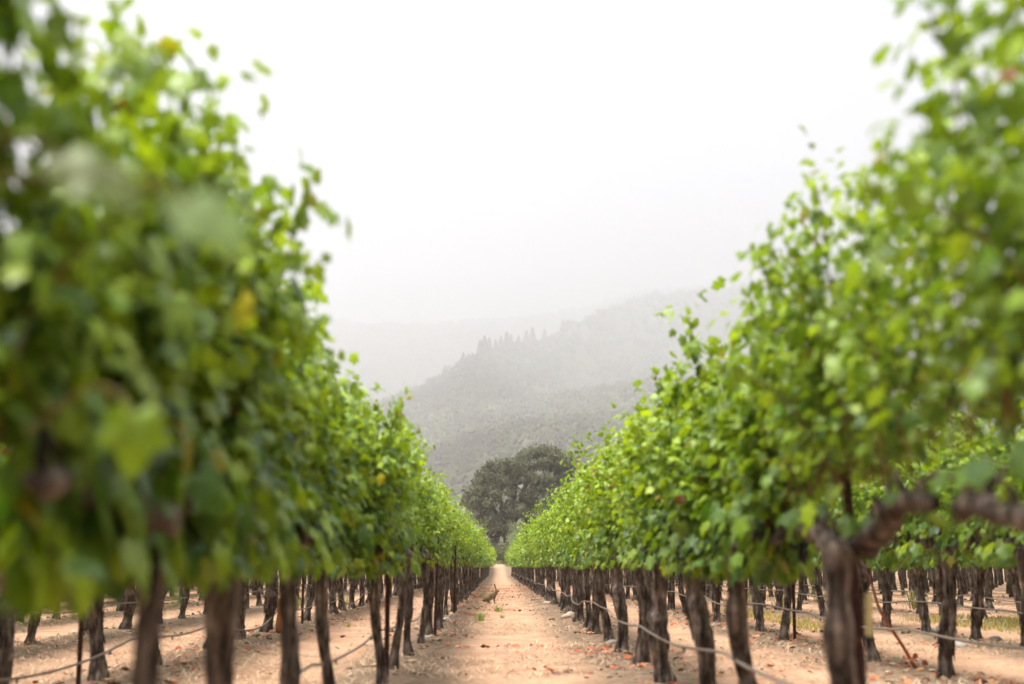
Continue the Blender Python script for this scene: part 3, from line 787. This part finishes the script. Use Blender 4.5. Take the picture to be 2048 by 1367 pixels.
for k, (px, py, h, n, col, lab) in enumerate([
    (961, 1239, .17, 90, GREEN, "green grass tuft on the path nearer the camera than the hare"),
    (997, 1220, .15, 60, GREEN, "green grass tuft on the path just below the hare's front feet"),
    (1005, 1231, .08, 40, OLIVE, "low yellowish tuft beside the grass tuft below the hare"),
    (968, 1192, .16, 45, OLIVE, "yellow dry grass tuft behind the hare's back"),
    (984, 1168, .12, 30, OLIVE, "wispy dry tuft on the path just behind the hare's ears"),
    (978, 1180, .14, 30, OLIVE, "thin dry stems standing right behind the hare"),
    (1610, 1243, .11, 60, (.25, .30, .04), "bright yellow-green weed on soil behind the second right row hose"),
    (1629, 1238, .05, 30, GREEN, "small dark green weed beside the bright yellow-green weed"),
    (1558, 1216, .34, 60, OLIVE, "tall olive weed stems growing under the second right row"),
    (1490, 1205, .42, 70, (.22, .25, .06), "tall yellow-green weeds between trunks in the third right row"),
    (1405, 1195, .36, 60, (.20, .24, .06), "tall weeds behind the hose, left of the tallest olive weeds"),
    (1640, 1205, .40, 70, (.22, .26, .06), "tall weeds beside the big near trunk, in the row behind"),
    (1830, 1215, .5, 70, (.20, .19, .06), "olive brush patch between trunks at far right"),
    (368, 1238, .10, 40, GREEN, "small green weed behind the second left row"),
    (590, 1216, .36, 60, (.20, .24, .06), "tall pale weeds between trunks left of the path"),
    (690, 1210, .34, 50, (.22, .24, .07), "tall pale weeds nearest the left path edge trunks"),
    (700, 1250, .07, 40, OLIVE, "low pale weed on soil between left trunks")]):
    x, y = gp(px, py)
    tag(link("weed_tuft", weed_mesh(700 + k, n, h, col), None, (x, y, gz(x, y) - .004)), lab, "weed", "weeds on the vineyard floor")

# dry pale grass on the open patch among the right-hand rows and beside the path end
def grass_patch(name, n, seed, boxes, h, col):
    q = np.random.default_rng(seed); w = np.array([(b[1] - b[0]) * (b[3] - b[2]) for b in boxes]); j = q.choice(len(boxes), n, p=w / w.sum()); bx = np.array(boxes)[j]
    x = bx[:, 0] + (bx[:, 1] - bx[:, 0]) * q.random(n); y = bx[:, 2] + (bx[:, 3] - bx[:, 2]) * q.random(n)
    z = ground_z(x, y); a = q.uniform(0, 6.28, n); hh = h * q.uniform(.4, 1.2, n); ww = np.full(n, .006) * (1 + y / 40)
    s = np.stack([-np.sin(a), np.cos(a), 0 * a], -1) * ww[:, None]; b0 = np.stack([x, y, z], -1); tp = b0 + np.stack([np.cos(a) * hh * .5, np.sin(a) * hh * .5, hh], -1)
    v = np.stack([b0 - s, b0 + s, tp], 1).reshape(-1, 3); f = (np.arange(n) * 3)[:, None] + [0, 1, 2]
    c = np.repeat(np.array(col) * q.uniform(.7, 1.25, (n, 1)), 3, 0)
    tag(link(name, np_mesh(name, v, [f], M_WEED, False, {"tint": c})), kind="stuff")
grass_patch("dry_grass", 3500, 51, [(7.0, 9.0, 15.5, 20), (4.5, 5.1, 16, 24)], .10, (.42, .36, .15))
grass_patch("meadow_grass", 26000, 52, [(-40, -1.6, 108, 180), (4.2, 45, 108, 180), (-1.6, 4.2, 134, 180)], .55, (.30, .31, .14))

# ---------------------------------------------------------------- odd things among the vines
# young replacement vine with an orange stem, leaning over
x, y = gp(1822, 1338)
e = tag(link("young_vine", None, None, (x, y, gz(x, y))), "young leaning vine with a bare thin rust-orange stem", "grapevine")
t_ = np.linspace(0, 1, 16); b = MB()
b.tube(np.stack([-.42 * t_ ** .8 + .02 * np.sin(9 * t_), .05 * t_, .92 * t_], -1), .017 - .006 * t_, 8, np.vstack([np.repeat(np.array([.42, .12, .045]) * (1 - t_[:, None]) + np.array([.10, .06, .045]) * t_[:, None], 8, 0), [[.4, .12, .05], [.1, .06, .045]]]))
link("stem", b.mesh("stem", M_LITTER), e)
q = np.random.default_rng(8); n = 12
link("dead_leaves", leaves_to_mesh("dead_leaves", np.stack([q.normal(.02, .05, n), q.normal(0, .05, n), q.uniform(.02, .16, n)], -1), q.normal(0, 1, (n, 3)), q.normal(0, 1, (n, 3)), q.uniform(.03, .055, n),
     np.array([.45, .13, .06]) * q.uniform(.7, 1.2, (n, 1)), LEAF_LO, M_LITTER), e)
# rust-brown guard round a young vine
x, y = gp(566, 1268)
b = MB(); zz = np.linspace(0, .46, 8); rg = 1 + .1 * np.random.default_rng(3).normal(size=(8, 14))
b.tube(np.stack([.01 * np.sin(9 * zz), 0 * zz, zz], -1), np.interp(zz, [0, .08, .3, .46], [.05, .062, .05, .03]), 14, (.33, .12, .05), True, rg)
e = tag(link("vine_guard", b.mesh("vine_guard", M_TUBE), None, (x, y, gz(x, y))), "rust-orange guard wrapped round a young vine left of the path", "vine guard")
# pale carton guard tied to the big near trunk
b = MB(); w = .010
v = [(sx * w, sy * w * .9, z) for z in (0, .06, .12, .16) for sx, sy in ((-1, -1), (1, -1), (1, 1), (-1, 1))]
qd = [(4 * k + a, 4 * k + (a + 1) % 4, 4 * k + 4 + (a + 1) % 4, 4 * k + 4 + a) for k in range(3) for a in range(4)] + [(3, 2, 1, 0), (12, 13, 14, 15)]
b.add(v, qd, None, (.62, .52, .26))
tag(link("carton_guard", b.mesh("carton_guard", M_TUBE, False), None, (1.31 + .105, 4.38, .66), (.03, .05, .3)), "pale yellow carton guard tied to the big blurred trunk's stake", "vine guard")
# sucker growth on a trunk in the third row left
n = 120; q = np.random.default_rng(12); P = np.stack([q.normal(0, .09, n), q.normal(0, .10, n), q.uniform(-.12, .20, n)], -1); o3 = unit(P + [0, 0, .05])
x, y = -5.29 - .02, 15.0
e = tag(link("sucker_shoot", None, None, (x, y, .86)), "small bright green leaf clump on a trunk under the dark left canopy", "vine shoot")
link("foliage", leaves_to_mesh("foliage", P, o3 + [0, 0, -.4], o3 + [0, 0, .8], q.uniform(.04, .075, n), leaf_tints(q, n, np.full(n, .7)), LEAF_HI, M_LEAF), e)
b = MB(); b.tube([(.05, 0, -.16), (.02, 0, -.04), (0, .01, .08), (0, .02, .2)], [.007, .006, .004, .003], 6, (.20, .13, .05))
link("stem", b.mesh("stem", M_CANE), e)

# ---------------------------------------------------------------- the hare
def hare():
    hx, hy = gp(982, 1204)
    e = link("hare", None, None, (hx, hy, gz(hx, hy)), scale=.88)
    tag(e, "brown hare sitting upright on the path, side-on, with tall ears", "hare")
    # joints: (pos, radius); X is forward (towards the right-hand row)
    J = [((-.12, 0, .14), (.108, .118)), ((-.02, 0, .19), (.104, .108)), ((.08, 0, .225), (.078, .085)), ((.135, 0, .29), (.05, .055)), ((.165, 0, .345), (.040, .043)),
         ((.205, 0, .352), (.034, .036)), ((.252, 0, .335), (.020, .022)),                                             # 6 muzzle
         ((.155, .020, .385), (.014, .012)), ((.135, .030, .44), (.020, .012)), ((.118, .036, .50), (.021, .012)), ((.108, .038, .55), (.008, .006)),   # ear
         ((.155, -.020, .385), (.014, .012)), ((.128, -.030, .44), (.020, .012)), ((.108, -.036, .50), (.021, .012)), ((.098, -.038, .55), (.008, .006)),
         ((-.09, .075, .105), (.070, .060)), ((-.045, .085, .045), (.035, .035)), ((-.12, .085, .028), (.026, .026)), ((.02, .085, .018), (.022, .018)),       # hind legs: thigh, knee, hock, toes
         ((-.09, -.075, .105), (.070, .060)), ((-.045, -.085, .045), (.035, .035)), ((-.12, -.085, .028), (.026, .026)), ((.02, -.085, .018), (.022, .018)),
         ((.10, .04, .15), (.032, .032)), ((.105, .045, .07), (.020, .020)), ((.115, .045, .015), (.020, .016)), ((.145, .045, .010), (.015, .011)),
         ((.10, -.04, .15), (.032, .032)), ((.105, -.045, .07), (.020, .020)), ((.115, -.045, .015), (.020, .016)), ((.145, -.045, .010), (.015, .011)),
         ((-.205, 0, .085), (.045, .04)), ((-.235, 0, .075), (.025, .022))]
    E = [(0, 1), (1, 2), (2, 3), (3, 4), (4, 5), (5, 6), (4, 7), (7, 8), (8, 9), (9, 10), (4, 11), (11, 12), (12, 13), (13, 14), (0, 15), (15, 16), (16, 17), (17, 18),
         (0, 19), (19, 20), (20, 21), (21, 22), (2, 23), (23, 24), (24, 25), (25, 26), (2, 27), (27, 28), (28, 29), (29, 30), (0, 31), (31, 32)]
    me = bpy.data.meshes.new("body"); me.from_pydata([j[0] for j in J], E, [])
    o = link("body", me, e); o.modifiers.new("skin", 'SKIN'); s = o.modifiers.new("sub", 'SUBSURF'); s.levels = s.render_levels = 2
    for k, d in enumerate(me.skin_vertices[0].data): d.radius = J[k][1]; d.use_root = (k == 0)
    bpy.context.view_layer.update()
    ev = o.evaluated_get(bpy.context.evaluated_depsgraph_get()); m2 = bpy.data.meshes.new_from_object(ev)
    o.modifiers.clear(); o.data = m2; m2.name = "body"
    m2.polygons.foreach_set("use_smooth", np.ones(len(m2.polygons), bool))
    co = np.empty(len(m2.vertices) * 3, np.float32); m2.vertices.foreach_get("co", co); co = co.reshape(-1, 3)
    c = np.tile(np.array([.185, .135, .078]), (len(co), 1)) * (1 + .25 * snoise(co * 40, 3, 2))[:, None]
    c[(co[:, 2] < .12) & (co[:, 0] > -.02)] = (.33, .24, .15)
    belly = (co[:, 2] < .15) & (np.abs(co[:, 1]) < .05) & (co[:, 0] > -.1); c[belly] = (.40, .31, .21)
    ear = (co[:, 2] > .40) & (co[:, 0] < .17); c[ear] = (.26, .13, .085); c[co[:, 2] > .525] = (.035, .025, .02)
    c[(co[:, 0] < -.2) & (co[:, 2] < .12)] = (.10, .075, .055)
    a4 = np.ones((len(co), 4), np.float32); a4[:, :3] = c
    at = m2.attributes.new("tint", 'FLOAT_COLOR', 'POINT'); at.data.foreach_set("color", a4.ravel())
    m2.materials.clear(); m2.materials.append(M_FUR)
    for sgn in (-1, 1):
        b = MB(); v, f = ICO2; b.add(v * .0095, None, f, (.02, .012, .008))
        link("eye", b.mesh("eye", M_GRAPE), e, (.210, sgn * .0335, .362))
hare()

# ---------------------------------------------------------------- oak at the end of the rows
def bez(p0, p1, p2, p3, n):
    t = np.linspace(0, 1, n)[:, None]; return (1 - t) ** 3 * p0 + 3 * (1 - t) ** 2 * t * p1 + 3 * (1 - t) * t * t * p2 + t ** 3 * p3

def tree_crown(name, clumps, per_r2, size, cols, seed, mat, flat=.7):
    """thousands of leaf-sprig faces packed through ragged clumps"""
    q = np.random.default_rng(seed); V, F, C, m = [], [], [], 0
    for c, r in clumps:
        n = int(per_r2 * r * r)
        d = unit(q.normal(size=(n, 3))); rad = r * q.random(n) ** .45 * (1 + .28 * snoise(d * 3 + np.array(c), seed, 2))
        p = np.array(c) + d * rad[:, None] * [1, 1, flat]
        nn = unit(d * .9 + [0, 0, .45] + q.normal(0, .4, (n, 3))); a = unit(np.cross(nn, q.normal(size=(n, 3)))); b_ = np.cross(nn, a); s = q.uniform(*size, n)[:, None]
        V.append(np.stack([p - a * s, p + b_ * s * .55 + d * s * .15, p + a * s, p - b_ * s * .55 + d * s * .15], 1).reshape(-1, 3))
        F.append((np.arange(n) * 4)[:, None] + [0, 1, 2, 3] + m); m += n * 4
        cc = np.array(cols)[q.integers(0, len(cols), n)] * q.uniform(.6, 1.4, (n, 1)) * q.uniform(.8, 1.2)
        C.append(np.repeat(cc, 4, 0))
    return np_mesh(name, np.concatenate(V), [np.concatenate(F)], mat, False, {"tint": np.concatenate(C)})

def oak():
    OX, OY = 1.05, 142.0; q = np.random.default_rng(9); z0 = gz(OX, OY)
    e = tag(link("oak_tree", None, None, (OX, OY, z0)), "large dark spreading oak standing at the end of the path", "tree")
    clumps = []
    def pc(px, py, dy=0): return np.array([(px - 995) / FP * (OY + dy) - OX, dy, CAM_H + (HOR - py) / FP * (OY + dy) - z0])
    prof = [(946, 985, 1.4), (940, 1003, 1.3), (955, 1010, 1.5), (962, 962, 1.2), (973, 955, 1.3), (985, 938, 1.2), (1000, 930, 1.4), (1012, 938, 1.3), (1030, 940, 1.2), (1042, 920, 1.3), (1055, 910, 1.4), (1070, 904, 1.4), (1085, 903, 1.3),
            (1098, 902, 1.4), (1115, 910, 1.4), (1130, 920, 1.4), (1148, 930, 1.5), (1165, 942, 1.6), (1185, 965, 1.7), (1195, 995, 1.7), (1190, 1025, 1.6), (965, 1035, 1.3), (978, 1060, 1.1), (990, 1078, .8), (1045, 1068, 1.2), (1160, 1050, 1.5), (1120, 1058, 1.5), (1080, 1060, 1.4)]
    for px, py, r in prof:
        for k in range(2): clumps.append((pc(px, py, q.uniform(-3.5, 3.5)), r * q.uniform(.85, 1.1)))
    for k in range(170):
        px, py = q.uniform(950, 1185), q.uniform(915, 1065)
        if ((px - 1062) / 125) ** 2 + ((py - 985) / 90) ** 2 > 1: continue
        if abs(px - 1040) < 16 and abs(py - 985) < 8: continue
        clumps.append((pc(px, py, q.choice([-1, -1, 1]) * q.uniform(2.0, 7.0)), q.uniform(.7, 1.35)))
    link("crown", tree_crown("crown", clumps, 260, (.10, .22), [(.058, .076, .024), (.036, .050, .016), (.17, .19, .070), (.065, .060, .030)], 5, M_OAKLEAF), e)
    b = MB(); n = 12; zz = np.linspace(-.4, 3.6, n)
    b.tube(np.stack([.12 * np.sin(zz), 0 * zz, zz], -1), .52 - .05 * zz + .35 * np.exp(-(zz + .4) / .5), 14, (1, .8, .7), True, 1 + q.normal(0, .05, (n, 14)))
    link("trunk", b.mesh("trunk", M_OAKBARK), e)
    top = np.array([-.05, 0, 3.3])
    mains = [pc(965, 975), pc(995, 950, 2), pc(1030, 945, -2), pc(1075, 925, 1), pc(1125, 945, -2), pc(1165, 985, 1), pc(1120, 1010, 3), pc(960, 1020, -1), pc(975, 1072), pc(1050, 1070, -1)]
    for k, m_ in enumerate(mains):
        mid1 = top + (m_ - top) * .3 + [0, q.normal(0, .4), .8]; mid2 = top + (m_ - top) * .7 + q.normal(0, .7, 3)
        path = bez(top, mid1, mid2, m_, 14) + np.r_[np.zeros((1, 3)), q.normal(0, .12, (13, 3))]
        bb = MB(); bb.tube(path, np.linspace(.30, .07, 14), 8, (1, .9, .85))
        near = sorted(clumps, key=lambda c: np.linalg.norm(c[0] - m_))[:11]
        for c, r in near:
            s = path[int(q.integers(6, 13))]; bb.tube(bez(s, s + (c - s) * .4 + [0, 0, .5], s + (c - s) * .8 + q.normal(0, .3, 3), c, 7), np.linspace(.09, .025, 7), 5, (1, .95, .9))
        link("limb", bb.mesh("limb", M_OAKBARK), e)
oak()

def bush(name, px, d, h, r, cols, label, cat, seed, stem=.08, n=14, grp=None):
    q = np.random.default_rng(seed); x, y = (px - 995) / FP * d, d
    e = tag(link(name, None, None, (x, y, gz(x, y))), label, cat, grp)
    cl = [(np.array([q.normal(0, r * .5), q.normal(0, r * .5), h * q.uniform(.25, .86)]), r * q.uniform(.35, .55)) for k in range(n)]
    link("crown", tree_crown("crown", cl, 420, (.06, .14), cols, seed, M_OAKLEAF, 1.0), e)
    b = MB()
    for c, rr in cl[:7]: b.tube(bez(np.zeros(3), np.array([0, 0, h * .25]), c * [.5, .5, .8], c, 7), np.linspace(stem, stem * .3, 7), 5, (1, 1, 1))
    link("trunk", b.mesh("trunk", M_OAKBARK), e)
PALE = [(.20, .25, .13), (.16, .21, .10), (.26, .30, .18)]
bush("sapling_tree", 1031, 131, 5.2, 1.5, PALE, "pale grey-green sapling in front of the oak, on its trunk's right", "tree", 61, .07, 16)
bush("shrub", 991, 138, 2.3, 1.5, PALE, "pale sage green shrub at the end of the path under the oak", "shrub", 62, .04, 16, "shrubs at the end of the path")
bush("shrub", 1006, 140, 1.5, 1.0, PALE, "low grassy shrub under the oak trunk, beside the sage shrub", "shrub", 63, .04, 12, "shrubs at the end of the path")
bush("shrub", 955, 146, 3.0, 2.0, [(.10, .12, .06), (.14, .16, .08)], "dull green shrub behind the left row's far end, below the oak", "shrub", 64, .05, 14, "shrubs at the end of the path")
bush("shrub", 1060, 145, 3.0, 2.2, [(.13, .16, .08), (.17, .20, .10)], "dull green shrub behind the right row's far end, below the oak", "shrub", 65, .05, 14, "shrubs at the end of the path")

# ---------------------------------------------------------------- valley fog
def haze():
    bm = bmesh.new(); bmesh.ops.create_cube(bm, size=1)
    me = bpy.data.meshes.new("haze"); bm.to_mesh(me); bm.free()
    m = bpy.data.materials.new("valley_haze"); m.use_nodes = True; t = m.node_tree; t.nodes.clear()
    o = t.nodes.new("ShaderNodeOutputMaterial"); v = t.nodes.new("ShaderNodeVolumePrincipled")
    v.inputs['Color'].default_value = (.875, .885, .915, 1); v.inputs['Density'].default_value = HAZE_D; v.inputs['Anisotropy'].default_value = .6
    t.links.new(v.outputs[0], o.inputs['Volume']); me.materials.append(m)
    z0, z1 = -110.0, 1320.0
    tag(link("haze", me, None, (0, 2500, (z0 + z1) / 2), (0, 0, 0), (8600, 6600, z1 - z0)), kind="stuff")
HAZE_D = 0.0007
haze()
